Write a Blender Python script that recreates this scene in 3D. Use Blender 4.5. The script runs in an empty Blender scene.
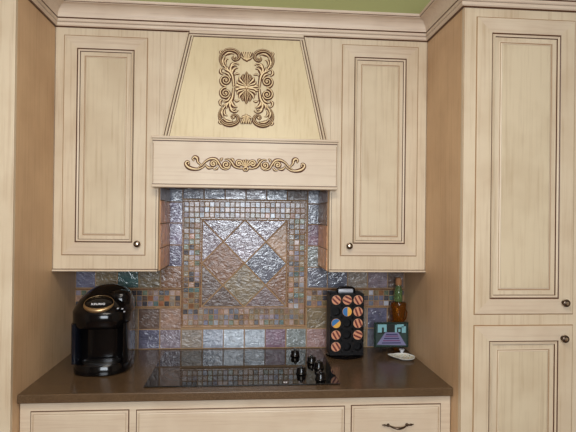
import bpy, bmesh, math, random
from mathutils import Vector, Matrix
random.seed(7)
scene = bpy.context.scene
C = scene.collection

# ------------------------------------------------------------------ camera
cam_d = bpy.data.cameras.new('camera'); cam = bpy.data.objects.new('camera', cam_d); C.objects.link(cam)
scene.camera = cam
F_PX, YAW, PIT, ROL = 509.07, 0.0828, 0.0036, -0.0116
cam_d.sensor_width = 36.0; cam_d.lens = F_PX / 576 * 36.0; cam_d.clip_start = .05
_f = Vector((math.sin(YAW)*math.cos(PIT), math.cos(YAW)*math.cos(PIT), math.sin(PIT)))
_r = Vector((math.cos(YAW), -math.sin(YAW), 0)); _u = _r.cross(_f)
_r2 = math.cos(ROL)*_r - math.sin(ROL)*_u; _u2 = math.cos(ROL)*_u + math.sin(ROL)*_r
_m = Matrix(((_r2.x, _u2.x, -_f.x), (_r2.y, _u2.y, -_f.y), (_r2.z, _u2.z, -_f.z))).to_4x4()
_m.translation = (0.0034, -2.6084, 1.5827); cam.matrix_world = _m

# ------------------------------------------------------------------ world, lights, exposure
w = bpy.data.worlds.new('sky'); scene.world = w; w.use_nodes = True
w.node_tree.nodes['Background'].inputs[0].default_value = (.72, .85, 1, 1)
w.node_tree.nodes['Background'].inputs[1].default_value = 1.0
scene.view_settings.view_transform = 'Standard'; scene.view_settings.look = 'None'
scene.view_settings.gamma = 1; scene.view_settings.use_curve_mapping = False
scene.view_settings.exposure = -0.08
def area(name, loc, target, sx, sy, power, col, spread=math.pi):
    l = bpy.data.lights.new(name, 'AREA'); l.shape = 'RECTANGLE'; l.size = sx; l.size_y = sy
    l.energy = power; l.color = col; l.spread = spread
    o = bpy.data.objects.new(name, l); C.objects.link(o); o.location = loc
    o.rotation_euler = (Vector(target) - Vector(loc)).to_track_quat('-Z', 'Y').to_euler()
    return o
area('window_daylight', (0.0, -4.44, 1.80), (0, 0, 1.50), 1.4, .9, 84, (.86, .93, 1.0))
area('ceiling_light_glow', (-0.05, -2.1, 2.70), (-0.05, -1.7, 0), 1.0, .5, 23, (1.0, .90, .78))
area('ceiling_light_glow_rear', (0.0, -3.5, 2.70), (0, -3.2, 0), 1.0, .5, 20, (1.0, .90, .78))

# ------------------------------------------------------------------ materials
def srgb(r, g, b):
    f = lambda c: (c/255/12.92) if c/255 <= .04045 else ((c/255+.055)/1.055)**2.4
    return (f(r), f(g), f(b), 1)
def base(name, col, rough=.5, metal=0, **kw):
    m = bpy.data.materials.new(name); m.use_nodes = True
    b = m.node_tree.nodes['Principled BSDF']
    b.inputs['Base Color'].default_value = col; b.inputs['Roughness'].default_value = rough
    b.inputs['Metallic'].default_value = metal
    for k, v in kw.items(): b.inputs[k.replace('_', ' ')].default_value = v
    return m
def N(m, t, **kw):
    n = m.node_tree.nodes.new(t)
    for k, v in kw.items(): setattr(n, k, v)
    return n
def L(m, a, b): m.node_tree.links.new(a, b)
def noise(m, scale, vec, detail=4, rough=.55):
    n = N(m, 'ShaderNodeTexNoise'); n.inputs['Scale'].default_value = scale
    n.inputs['Detail'].default_value = detail; n.inputs['Roughness'].default_value = rough
    L(m, vec, n.inputs['Vector']); return n.outputs['Fac']
def mapped(m, sc):
    tc = N(m, 'ShaderNodeTexCoord'); mp = N(m, 'ShaderNodeMapping')
    mp.inputs['Scale'].default_value = sc; L(m, tc.outputs['Object'], mp.inputs['Vector']); return mp.outputs['Vector']
def ramp(m, fac, stops):
    r = N(m, 'ShaderNodeValToRGB'); e = r.color_ramp.elements
    e[0].position, e[0].color = stops[0]; e[1].position, e[1].color = stops[-1]
    for p, c in stops[1:-1]:
        x = e.new(p); x.color = c
    L(m, fac, r.inputs['Fac']); return r.outputs['Color']
def mix(m, fac, a, b, mode='MIX'):
    n = N(m, 'ShaderNodeMix', data_type='RGBA', blend_type=mode)
    for sock, v in ((n.inputs[0], fac), (n.inputs[6], a), (n.inputs[7], b)):
        if isinstance(v, (int, float, tuple)): sock.default_value = v
        else: L(m, v, sock)
    return n.outputs[2]
def bump(m, h, strength, dist):
    n = N(m, 'ShaderNodeBump'); n.inputs['Strength'].default_value = strength; n.inputs['Distance'].default_value = dist
    L(m, h, n.inputs['Height']); L(m, n.outputs['Normal'], m.node_tree.nodes['Principled BSDF'].inputs['Normal'])
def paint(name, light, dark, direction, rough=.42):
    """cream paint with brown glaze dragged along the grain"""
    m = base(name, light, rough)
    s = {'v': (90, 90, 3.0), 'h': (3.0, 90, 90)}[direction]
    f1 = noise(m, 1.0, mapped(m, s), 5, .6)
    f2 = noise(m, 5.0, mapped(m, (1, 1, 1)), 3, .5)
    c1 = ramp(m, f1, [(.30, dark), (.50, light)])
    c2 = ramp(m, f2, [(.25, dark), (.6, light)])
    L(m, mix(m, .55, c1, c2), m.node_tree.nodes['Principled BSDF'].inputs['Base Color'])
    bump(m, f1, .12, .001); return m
CREAM_V = paint('cream_glazed_paint_vertical', srgb(213, 198, 172), srgb(184, 161, 131), 'v')
CREAM_H = paint('cream_glazed_paint_horizontal', srgb(212, 197, 174), srgb(186, 163, 138), 'h')
CREAM_PANEL = paint('cream_glazed_panel', srgb(210, 196, 168), srgb(180, 160, 130), 'v')
HOOD = paint('yellow_cream_hood_paint', srgb(214, 199, 162), srgb(192, 172, 132), 'v')
SIDE = paint('shaded_tan_glazed_side_panel', srgb(212, 180, 142), srgb(182, 147, 110), 'v', .5)  # heavier glaze, plus the sides' dim warm grazing light put into the colour
CROWN = paint('cream_glazed_crown', srgb(220, 204, 184), srgb(192, 171, 152), 'h')
GLAZE = base('brown_glaze', srgb(84, 50, 28), .45)
GLAZE_L = base('light_brown_glaze', srgb(150, 116, 80), .45)
GREEN = base('green_wall_paint', srgb(184, 182, 122), .8)
bump(GREEN, noise(GREEN, 120, mapped(GREEN, (1, 1, 1))), .1, .001)
WALL = base('taupe_wall', srgb(164, 150, 134), .85)
CEIL = base('ceiling_paint', srgb(225, 218, 205), .9)
FLOOR = base('wood_floor', srgb(120, 84, 56), .45)
L(FLOOR, ramp(FLOOR, noise(FLOOR, 2, mapped(FLOOR, (1.5, 14, 1))), [(.3, srgb(92, 62, 40)), (.7, srgb(138, 100, 68))]), FLOOR.node_tree.nodes['Principled BSDF'].inputs['Base Color'])
# carving: glaze settled on the low faces, read from a per-vertex attribute
CARVE = base('carved_glazed_resin', srgb(200, 170, 120), .6)
_a = N(CARVE, 'ShaderNodeAttribute', attribute_name='relief')
_n = noise(CARVE, 260, mapped(CARVE, (1, 1, 1)), 3)
_x = N(CARVE, 'ShaderNodeMath', operation='MULTIPLY_ADD'); L(CARVE, _n, _x.inputs[0]); _x.inputs[1].default_value = .22
L(CARVE, _a.outputs['Fac'], _x.inputs[2])
L(CARVE, ramp(CARVE, _x.outputs[0], [(.18, srgb(96, 56, 28)), (.60, srgb(162, 116, 70)), (.98, srgb(246, 226, 184))]), CARVE.node_tree.nodes['Principled BSDF'].inputs['Base Color'])
# counter
COUNTER = base('brown_speckled_counter', srgb(96, 74, 48), .24)
_s = noise(COUNTER, 420, mapped(COUNTER, (1, 1, 1)), 2, .7)
_s2 = noise(COUNTER, 9, mapped(COUNTER, (1, 1, 1)), 3)
L(COUNTER, mix(COUNTER, .4, ramp(COUNTER, _s, [(.34, srgb(66, 50, 36)), (.52, srgb(88, 69, 50)), (.70, srgb(130, 108, 86))]),
              ramp(COUNTER, _s2, [(.3, srgb(76, 59, 40)), (.7, srgb(96, 76, 52))])), COUNTER.node_tree.nodes['Principled BSDF'].inputs['Base Color'])
# tiles (colour of each tile is an attribute of its faces)
def tile_mat(name, bs, bd, sc, rough, warp):
    m = base(name, (.3, .3, .3, 1), rough); p = m.node_tree.nodes['Principled BSDF']
    p.inputs['Specular IOR Level'].default_value = .9
    at = N(m, 'ShaderNodeAttribute', attribute_name='tile_colour')
    f = noise(m, 26, mapped(m, (1, 1, 1)), 6, .65)
    v = ramp(m, f, [(.25, (.5, .45, .42, 1)), (.5, (1, 1, 1, 1)), (.78, (1.5, 1.45, 1.4, 1))])
    L(m, mix(m, 1.0, at.outputs['Color'], v, 'MULTIPLY'), p.inputs['Base Color'])
    n = N(m, 'ShaderNodeTexNoise'); n.inputs['Scale'].default_value = sc; n.inputs['Detail'].default_value = 5
    n.inputs['Distortion'].default_value = warp; L(m, mapped(m, (1, 1, 1.6)), n.inputs['Vector'])
    bump(m, n.outputs['Fac'], bs, bd); return m
TILE = tile_mat('glazed_slate_tile', .5, .006, 26, .15, 1.6)
TILE_D = tile_mat('matte_slate_tile', .6, .006, 26, .30, 1.4)
SMALL = tile_mat('mosaic_slate_tile', .4, .003, 50, .27, .3)
SIDET = tile_mat('side_slate_tile', .5, .003, 24, .35, .5)
GROUT = base('sand_grout', srgb(164, 134, 102), .9)
LINER = tile_mat('pencil_liner', .4, .002, 80, .25, .2)
BLACKG = base('black_glass', srgb(10, 10, 11), .04); BLACKG.node_tree.nodes['Principled BSDF'].inputs['Specular IOR Level'].default_value = .5
RINGM = base('burner_print', srgb(58, 58, 60), .3)
BLACKP = base('black_gloss_plastic', srgb(9, 8, 9), .12, Specular_IOR_Level=.3)
BLACKM = base('black_matte_plastic', srgb(12, 11, 13), .45, Specular_IOR_Level=.2)
SATIN = base('dark_rubber', srgb(24, 22, 22), .6)
SMOKE = base('smoked_clear_plastic', srgb(20, 24, 34), .06, Transmission_Weight=.3, IOR=1.4)
GOLD = base('champagne_metal', srgb(176, 150, 112), .35, .9)
CHROME = base('bright_nickel', srgb(214, 204, 186), .18, 1)
BRONZE = base('antique_pewter', srgb(92, 78, 66), .3, .9)
WHITE = base('white_print', srgb(225, 228, 235), .5)
STEEL = base('brushed_steel', srgb(150, 150, 152), .3, 1)
GREYH = base('pale_grey_plastic', srgb(190, 194, 204), .3)
# ------------------------------------------------------------------ helpers
class MB:
    def __init__(s): s.v = []; s.f = []; s.m = []; s.c = []; s.mats = []; s.a = None
    def mi(s, m):
        if m not in s.mats: s.mats.append(m)
        return s.mats.index(m)
    def face(s, idx, m, col=None): s.f.append(idx); s.m.append(s.mi(m)); s.c.append(col)
    def poly(s, pts, m, col=None):
        n = len(s.v); s.v += [tuple(p) for p in pts]; s.face(list(range(n, n+len(pts))), m, col)
    def box(s, x0, x1, y0, y1, z0, z1, m, bev=0.0, col=None):
        if bev <= 0:
            n = len(s.v)
            s.v += [(x, y, z) for x in (x0, x1) for y in (y0, y1) for z in (z0, z1)]
            for q in ((0,1,3,2), (4,6,7,5), (0,4,5,1), (2,3,7,6), (0,2,6,4), (1,5,7,3)): s.face([n+i for i in q], m, col)
            return
        bm = bmesh.new(); bmesh.ops.create_cube(bm, size=1)
        for v in bm.verts: v.co = Vector(((x0+x1)/2+v.co.x*(x1-x0), (y0+y1)/2+v.co.y*(y1-y0), (z0+z1)/2+v.co.z*(z1-z0)))
        bmesh.ops.bevel(bm, geom=list(bm.edges), offset=bev, segments=2, profile=.5, affect='EDGES')
        s.bm(bm, m, col); bm.free()
    def bm(s, bm, m, col=None):
        bm.verts.index_update(); n = len(s.v); s.v += [tuple(v.co) for v in bm.verts]
        for f in bm.faces: s.face([n+v.index for v in f.verts], m, col)
    def rings(s, x0, x1, z0, z1, y, rs, cap, hx=None):
        """nested rectangles facing -Y: (inset, out, material of the band that follows)"""
        pv = None
        for k, (i, o, m) in enumerate(rs):
            n = len(s.v); s.v += [(x0+i, y-o, z0+i), (x1-i, y-o, z0+i), (x1-i, y-o, z1-i), (x0+i, y-o, z1-i)]
            if pv is not None:
                for a in range(4):
                    b = (a+1) % 4; s.face([pv+a, pv+b, n+b, n+a], pm[0] if a % 2 == 0 else pm[1])
            pv = n; pm = m if isinstance(m, tuple) else (m, m)
        if cap: s.face([pv, pv+1, pv+2, pv+3], cap)
    def lathe(s, prof, m, n=24, c=(0, 0, 0), axis='z', mats=None, sx=1, sy=1):
        base_i = len(s.v)
        for (r, h) in prof:
            for k in range(n):
                a = 2*math.pi*k/n; p = (r*math.cos(a)*sx, r*math.sin(a)*sy, h)
                if axis == 'y': p = (p[0], -p[2], p[1])      # height runs towards -Y
                s.v.append((p[0]+c[0], p[1]+c[1], p[2]+c[2]))
        for j in range(len(prof)-1):
            for k in range(n):
                a = base_i+j*n+k; b = base_i+j*n+(k+1) % n
                s.face([a, b, b+n, a+n], mats[j] if mats else m)
        s.face([base_i+k for k in range(n)][::-1], mats[0] if mats else m)
        e = base_i+(len(prof)-1)*n; s.face([e+k for k in range(n)], mats[-1] if mats else m)
    def tube(s, pts, rad, m, n=10, closed=False):
        pts = [Vector(p) for p in pts]; N_ = len(pts)
        if not hasattr(rad, '__len__'): rad = [rad]*N_
        b0 = len(s.v); ref = Vector((0, 0, 1))
        for i, p in enumerate(pts):
            t = (pts[(i+1) % N_]-pts[i-1]) if closed else (pts[min(i+1, N_-1)]-pts[max(i-1, 0)])
            t.normalize(); q = ref if abs(t.dot(ref)) < .95 else Vector((0, 1, 0))
            u = t.cross(q).normalized(); v = t.cross(u).normalized()
            for k in range(n):
                a = 2*math.pi*k/n; s.v.append(tuple(p+(u*math.cos(a)+v*math.sin(a))*rad[i]))
        for i in range(N_ if closed else N_-1):
            for k in range(n):
                a = b0+i*n+k; b = b0+i*n+(k+1) % n; j = ((i+1) % N_)*n
                s.face([a, b, b0+j+(k+1) % n, b0+j+k], m)
        if not closed:
            s.face([b0+k for k in range(n)][::-1], m); s.face([b0+(N_-1)*n+k for k in range(n)], m)
    def build(s, name, parent=None, smooth=False, attr=None, origin=None, fix=True):
        me = bpy.data.meshes.new(name)
        o_ = Vector(origin) if origin else Vector((0, 0, 0))
        me.from_pydata([tuple(Vector(v)-o_) for v in s.v], [], s.f)
        for m in s.mats: me.materials.append(m)
        for p, mi in zip(me.polygons, s.m): p.material_index = mi; p.use_smooth = smooth
        if any(c is not None for c in s.c):
            at = me.color_attributes.new('tile_colour', 'FLOAT_COLOR', 'CORNER')
            for p, c in zip(me.polygons, s.c):
                for li in p.loop_indices: at.data[li].color = c or (.3, .3, .3, 1)
        if s.a is not None:
            at = me.attributes.new('relief', 'FLOAT', 'POINT')
            for i, a in enumerate(s.a): at.data[i].value = a
        if fix:
            bm = bmesh.new(); bm.from_mesh(me); bmesh.ops.recalc_face_normals(bm, faces=bm.faces); bm.to_mesh(me); bm.free()
        o = bpy.data.objects.new(name, me); C.objects.link(o)
        if origin: o.location = origin
        if parent is not None:
            o.parent = parent
            pl = Vector((0, 0, 0)); q = parent
            while q is not None: pl += q.location; q = q.parent
            o.location = Vector(o.location)-pl
        if smooth:
            try: me.set_sharp_from_angle(angle=math.radians(38))
            except Exception: pass
        return o
def tag(o, label=None, cat=None, group=None, kind=None):
    for k, v in (('label', label), ('category', cat), ('group', group), ('kind', kind)):
        if v: o[k] = v
    return o
def empty(name, loc, label, cat, group=None):
    o = bpy.data.objects.new(name, None); C.objects.link(o); o.location = loc; o.empty_display_size = .05
    return tag(o, label, cat, group)
def struct(name, b): o = b.build(name); o['kind'] = 'structure'; return o

# ------------------------------------------------------------------ room shell
XR, XL, YB, ZC = 2.3, -2.3, -4.45, 2.75
b = MB(); b.box(XL, XR, YB, .10, -.05, 0, FLOOR); struct('floor', b)
b = MB(); b.box(XL, XR, YB, .10, ZC, ZC+.05, CEIL); struct('ceiling', b)
b = MB(); b.box(XL, XR, .010, .10, 0, ZC, GREEN); struct('wall_back', b)
b = MB(); b.box(XL-.08, XL, YB, .10, 0, ZC, WALL); struct('wall_left', b)
b = MB(); b.box(XR, XR+.08, YB, .10, 0, ZC, WALL); struct('wall_right', b)
b = MB(); wx, wz0, wz1 = .75, 1.1, 2.2
b.box(XL, -wx, YB-.1, YB, 0, ZC, WALL); b.box(wx, XR, YB-.1, YB, 0, ZC, WALL)
b.box(-wx, wx, YB-.1, YB, 0, wz0, WALL); b.box(-wx, wx, YB-.1, YB, wz1, ZC, WALL); struct('wall_front', b)
b = MB()
for (a, c, d, e) in ((-wx, -wx+.05, wz0, wz1), (wx-.05, wx, wz0, wz1), (-wx, wx, wz0, wz0+.05), (-wx, wx, wz1-.05, wz1), (-.02, .02, wz0, wz1)):
    b.box(a, c, YB-.06, YB-.01, d, e, CEIL)
struct('window_1', b)

# ------------------------------------------------------------------ cabinet pieces
XC, DU, DL, DR = .8352, .312, .6926, .7052
ZT, ZB = 2.408, 1.338
def door(x0, x1, z0, z1, y, name, parent, k=1.0, knob=None, thick=.004):
    pv = (CREAM_H, CREAM_V)
    b = MB()
    b.rings(x0, x1, z0, z1, y, [(-.0035, .0, GLAZE_L), (-.003, .0006, GLAZE_L), (0, .0006, pv), (.0005, thick, pv), (.002, thick+.0008, pv),
        (.0535*k, thick+.0008, GLAZE), (.0575*k, thick-.002, pv), (.0600*k, thick+.003, pv), (.0665*k, thick+.001, GLAZE),
        (.0690*k, thick-.005, GLAZE), (.0760*k, thick-.006, pv), (.0860*k, thick-.003, GLAZE_L), (.0885*k, thick-.004, pv), (.0930*k, thick-.002, pv)], None)
    d = b.build(name, parent, origin=((x0+x1)/2, y, z0))
    i = .0930*k; b = MB()
    b.rings(x0+i, x1-i, z0+i, z1-i, y, [(0, thick-.006, CREAM_PANEL), (0.0005, thick-.002, CREAM_PANEL)], CREAM_PANEL)
    b.build('raised_panel', d)
    if knob:
        b = MB(); b.lathe([(.009, 0), (.007, .003), (.0045, .008), (.0055, .013), (.0125, .017), (.0150, .0205), (.0135, .0245), (.007, .0275), (.001, .0285)], CHROME, 20, (knob[0], y-thick, knob[1]), 'y',
                          mats=[BRONZE, BRONZE, BRONZE, BRONZE, CHROME, BRONZE, BRONZE, CHROME, CHROME])
        o = b.build('knob', d, smooth=True); o['label'] = 'round pewter knob'
    return d
def strip(b, x0, x1, z0, z1, y, m=None): b.box(x0, x1, y-.0006, y+.002, z0, z1, m or GLAZE_L)

def wall_cab(sg, label):
    xi = .3835; x0, x1 = (-XC, -xi) if sg < 0 else (xi, XC)
    t = empty('wall_cabinet', ((x0+x1)/2, -DU/2, ZB), label, 'cabinet', 'wall cabinets flanking the hood')
    b = MB(); b.box(x0, x1, -DU+.019, .008, ZB+.008, ZT, CREAM_V); b.build('carcass', t)
    b = MB(); b.box(x0, x1, -DU, -DU+.019, ZB+.008, ZT, CREAM_V, .0015)
    e = x1-.011 if sg < 0 else x0+.008
    strip(b, e, e+.002, ZB+.01, 1.70, -DU, GLAZE)
    o_ = x0+.002 if sg < 0 else x1-.004
    strip(b, o_, o_+.002, ZB+.01, ZT, -DU, GLAZE)
    b.build('face_frame', t)
    b = MB(); b.box(x0, x1, -DU-.007, -DU+.02, ZB, ZB+.008, CREAM_H, .003)
    strip(b, x0, x1, ZB+.0085, ZB+.0115, -DU, GLAZE); b.build('light_rail', t)
    if sg < 0: door(-.7935, -.4400, 1.4115, 2.3690, -DU, 'door', t, 1, (-.4698, 1.4605))
    else: door(.4370, .7880, 1.4145, 2.3760, -DU, 'door', t, 1, (.4734, 1.4583))
    return t
CAB_L = wall_cab(-1, 'cream glazed wall cabinet left of the hood, above the coffee maker')
CAB_R = wall_cab(1, 'cream glazed wall cabinet right of the hood, above the pod rack')

# pantry on the right
t = empty('pantry_cabinet', (1.10, -DR/2, 0), 'tall cream pantry cabinet with two stacked doors at the right', 'cabinet')
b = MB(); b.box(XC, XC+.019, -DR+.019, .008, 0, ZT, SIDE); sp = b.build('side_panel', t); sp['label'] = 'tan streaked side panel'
b = MB(); b.box(XC+.019, 1.36, -DR+.019, .008, 0, ZT, CREAM_V); b.build('carcass', t)
b = MB(); b.box(XC, 1.36, -DR, -DR+.019, 0.09, ZT, CREAM_V, .0015)
strip(b, XC+.001, XC+.003, .1, ZT, -DR, GLAZE_L); b.build('face_frame', t)
door(.8890, 1.2860, 1.2196, 2.3680, -DR, 'door', t, 1.08, (1.2472, 1.2640))
door(.8890, 1.2860, .1400, 1.1730, -DR, 'door', t, 1.08, (1.2446, 1.1249))
# tall cabinet on the left
t = empty('tall_cabinet', (-1.2, -DL/2, 0), 'tall cabinet at the left edge showing its tan side panel', 'cabinet')
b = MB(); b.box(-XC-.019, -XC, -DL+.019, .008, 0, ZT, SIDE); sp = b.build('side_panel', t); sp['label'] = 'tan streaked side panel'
b = MB(); b.box(-1.62, -XC-.019, -DL+.019, .008, 0, ZT, CREAM_V); b.build('carcass', t)
b = MB(); b.box(-1.62, -XC, -DL, -DL+.019, .09, ZT, CREAM_V, .0015); b.build('face_frame', t)
door(-1.56, -.915, 1.226, 2.368, -DL, 'door', t, 1.08); door(-1.56, -.915, .14, 1.19, -DL, 'door', t, 1.08)

# base cabinet
YF = -.62
t = empty('base_cabinet', (0, YF/2, 0), 'cream base cabinet with a row of drawer fronts under the counter', 'cabinet')
b = MB(); b.box(-XC+.001, XC-.001, YF+.019, .008, .1, .879, CREAM_V); b.box(-XC+.001, XC-.001, YF+.08, .008, 0, .1, GLAZE); b.build('carcass', t)
b = MB(); b.box(-XC+.003, XC-.003, YF, YF+.019, .1, .879, CREAM_H, .0015)
strip(b, -XC+.003, XC-.003, .8755, .879, YF, GLAZE); b.build('face_frame', t)
def drawer(x0, x1, z0, z1, parent, handle=None):
    b = MB()
    b.rings(x0, x1, z0, z1, YF, [(-.0035, 0, GLAZE), (-.003, .0006, GLAZE), (0, .0006, CREAM_H), (.0005, .005, CREAM_H), (.0075, .006, GLAZE_L), (.009, .0055, CREAM_H), (.013, .0065, CREAM_H)], CREAM_H)
    d = b.build('drawer_front', parent, origin=((x0+x1)/2, YF, z0))
    if handle:
        hx, hz = handle; y = YF-.0065; b = MB()
        pts = []; rr = []
        for i in range(33):
            u = -1+2*i/32; a = abs(u)
            x = hx+u*.064
            if a > .55: z = hz+.008+.002*(a-.55)*4; yy = y-.006; r = [.0026, .0045, .0024, .005, .0035, .0018][min(5, int((a-.55)/.45*6))]
            else: z = hz+.003+.005*(a/.55)**2; yy = y-.006-.018*(1-(a/.55)**2); r = .0030+.0020*(1-a/.55)
            pts.append((x, yy, z)); rr.append(r)
        b.tube(pts, rr, BRONZE, 10)
        for s in (-1, 1): b.lathe([(.007, 0), (.006, .003), (.004, .008)], BRONZE, 12, (hx+s*.038, y, hz+.008), 'y')
        o = b.build('handle', d, smooth=True); o['label'] = 'dark pewter scrolled pull'
    return d
drawer(-.7904, -.4335, .700, .8415, t); drawer(-.4015, .3995, .700, .8400, t)
drawer(.4300, .7895, .700, .8420, t, (.614, .757))
for x0, x1 in ((-.79, -.434), (-.402, -.002), (.002, .3995), (.43, .7895)): door(x0, x1, .14, .675, YF, 'door', t, .9)

# counter
b = MB(); b.box(-XC+.0005, XC-.0005, -.6421, .006, .880, .914, COUNTER, .0035)
tag(b.build('countertop', origin=(0, -.32, .88)), 'brown speckled stone countertop between the tall cabinets', 'countertop')

# ------------------------------------------------------------------ crown moulding
def sweep(path, prof, name):
    b = MB(); n = len(prof); P = [Vector((x, y)) for x, y in path]
    for i, p in enumerate(P):
        d0 = (P[i]-P[i-1]).normalized() if i else None
        d1 = (P[i+1]-P[i]).normalized() if i < len(P)-1 else None
        n0 = Vector((d0.y, -d0.x)) if d0 else None; n1 = Vector((d1.y, -d1.x)) if d1 else None
        if n0 is None: mtr = n1
        elif n1 is None: mtr = n0
        else: mtr = (n0+n1)/(1+n0.dot(n1))
        for (o, z, m) in prof: b.v.append((p.x+mtr.x*o, p.y+mtr.y*o, z))
    for i in range(len(P)-1):
        for j in range(n):
            k = (j+1) % n; b.face([i*n+j, i*n+k, (i+1)*n+k, (i+1)*n+j], prof[j][2])
    b.face(list(range(n)), CROWN); b.face([(len(P)-1)*n+j for j in range(n)], CROWN)
    return struct(name, b)
prof = [(0, ZT-.004, GLAZE), (.004, ZT-.004, GLAZE), (.008, ZT, CROWN), (.013, ZT+.004, CROWN), (.014, ZT+.012, CROWN), (.012, ZT+.016, GLAZE), (.011, ZT+.018, CROWN),
        (.015, ZT+.021, CROWN), (.017, ZT+.026, CROWN), (.015, ZT+.031, GLAZE), (.013, ZT+.034, GLAZE), (.015, ZT+.037, CROWN)]
for k in range(1, 9):
    a = k/8*math.pi/2; prof.append((.015+.042*(1-math.cos(a)), ZT+.037+.048*math.sin(a), CROWN))
prof += [(.059, ZT+.087, GLAZE), (.061, ZT+.089, CROWN), (.064, ZT+.092, CROWN), (.064, ZT+.100, CROWN), (0, ZT+.100, CROWN)]
sweep([(-1.62, -DL), (-XC, -DL), (-XC, -DU), (XC, -DU), (XC, -DR), (1.36, -DR)], prof, 'trim_1')

# ------------------------------------------------------------------ hood
HY = -.370
hood = empty('range_hood', (0, -.2, 1.71), 'tapered cream hood with carved scrollwork between the wall cabinets', 'range hood')
xi = .3830
b = MB(); b.box(-xi, xi, -DU, .008, 1.93, ZT, CREAM_V); b.build('back_panel', hood)
b = MB()
b.box(-.4000, .4050, HY, -DU-.001, 1.718, 1.916, CREAM_H, .001)
b.box(-xi, xi, -DU-.001, -DU+.03, 1.718, 1.93, CREAM_H)
b.box(-xi, xi, -DU+.03, .0, 1.80, 1.93, CREAM_H)
strip(b, -.3985, -.3965, 1.728, 1.900, HY, GLAZE_L); strip(b, .4015, .4035, 1.728, 1.900, HY, GLAZE_L)
b.build('mantle', hood)
b = MB()   # mantle mouldings
b.box(-.4070, .4120, HY-.010, -DU-.001, 1.920, 1.931, CREAM_H, .003)
b.box(-.4030, .4080, HY-.006, -DU-.001, 1.912, 1.919, CREAM_H, .002)
b.box(-.4035, .4085, HY-.0045, -DU-.001, 1.9185, 1.9205, GLAZE); b.box(-.401, .406, HY-.0015, -DU-.001, 1.9090, 1.9122, GLAZE)
o = b.build('mantle_cap', hood)
b = MB(); b.box(-.4045, .4095, HY-.008, -DU-.001, 1.709, 1.7215, CREAM_H, .004); b.box(-.4015, .4065, HY-.0015, -DU-.001, 1.7215, 1.7245, GLAZE)
b.build('mantle_foot', hood)
b = MB()   # vent insert under the hood
b.box(-.36, .36, -.29, -.03, 1.722, 1.80, STEEL, .003)
for i in range(9): b.box(-.33+i*.075, -.33+i*.075+.05, -.25, -.10, 1.716, 1.722, SATIN)
for x in (-.16, .10): b.box(x-.035, x+.035, -.292, -.262, 1.712, 1.722, BLACKP, .002)
o = b.build('vent_insert', hood); o['label'] = 'steel vent insert with dark filter slots'
# tapered canopy
TZ0, TZ1, TY0, TY1, TX0, TX1 = 1.928, 2.398, -.368, -.328, .3640, .2655
def tp(z): return (z-TZ0)/(TZ1-TZ0)
def ty(z): return TY0+(TY1-TY0)*tp(z)
def tx(z): return TX0+(TX1-TX0)*tp(z)
b = MB()
A = [(-TX0+.004, TY0, TZ0), (TX0-.004, TY0, TZ0), (TX1-.004, TY1, TZ1), (-TX1+.004, TY1, TZ1)]
Bk = [(x, -DU-.0005, z) for x, y, z in A]
b.poly(A, HOOD); b.poly(Bk, HOOD)
for i in range(4): j = (i+1) % 4; b.poly([A[i], A[j], Bk[j], Bk[i]], CREAM_V)
b.build('canopy', hood)
b = MB()   # beaded edge strips
pr = [(0, -.002, GLAZE_L), (.001, .004, CREAM_V), (.006, .005, CREAM_V), (.0085, .003, GLAZE), (.011, .001, GLAZE), (.0125, .006, CREAM_V), (.019, .007, CREAM_V), (.021, .003, GLAZE), (.0235, .001, GLAZE), (.025, .005, CREAM_V), (.030, .005, CREAM_V), (.032, .002, GLAZE), (.034, -.001, GLAZE)]
for s in (-1, 1):
    n0 = len(b.v)
    for z in (TZ0, TZ1):
        for (o, h, m) in pr: b.v.append((s*(tx(z)-o), ty(z)-h, z))
    n = len(pr)
    for j in range(n-1): b.face([n0+j, n0+j+1, n0+n+j+1, n0+n+j], pr[j][2])
    b.face([n0+j for j in range(n)], CREAM_V); b.face([n0+n+j for j in range(n)], CREAM_V)
b.box(-TX1+.012, TX1-.012, TY1-.013, -DU-.001, TZ1-.006, TZ1+.007, CREAM_H, .002)
b.box(-TX1+.010, TX1-.010, TY1-.009, -DU-.001, TZ1-.009, TZ1-.006, GLAZE)
b.box(-TX1+.012, TX1-.010, TY1-.010, -DU-.001, TZ1-.015, TZ1-.009, CREAM_H, .002)
b.box(-TX1+.012, TX1-.010, TY1-.004, -DU-.001, TZ1-.018, TZ1-.015, GLAZE)
b.build('canopy_beading', hood)

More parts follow.
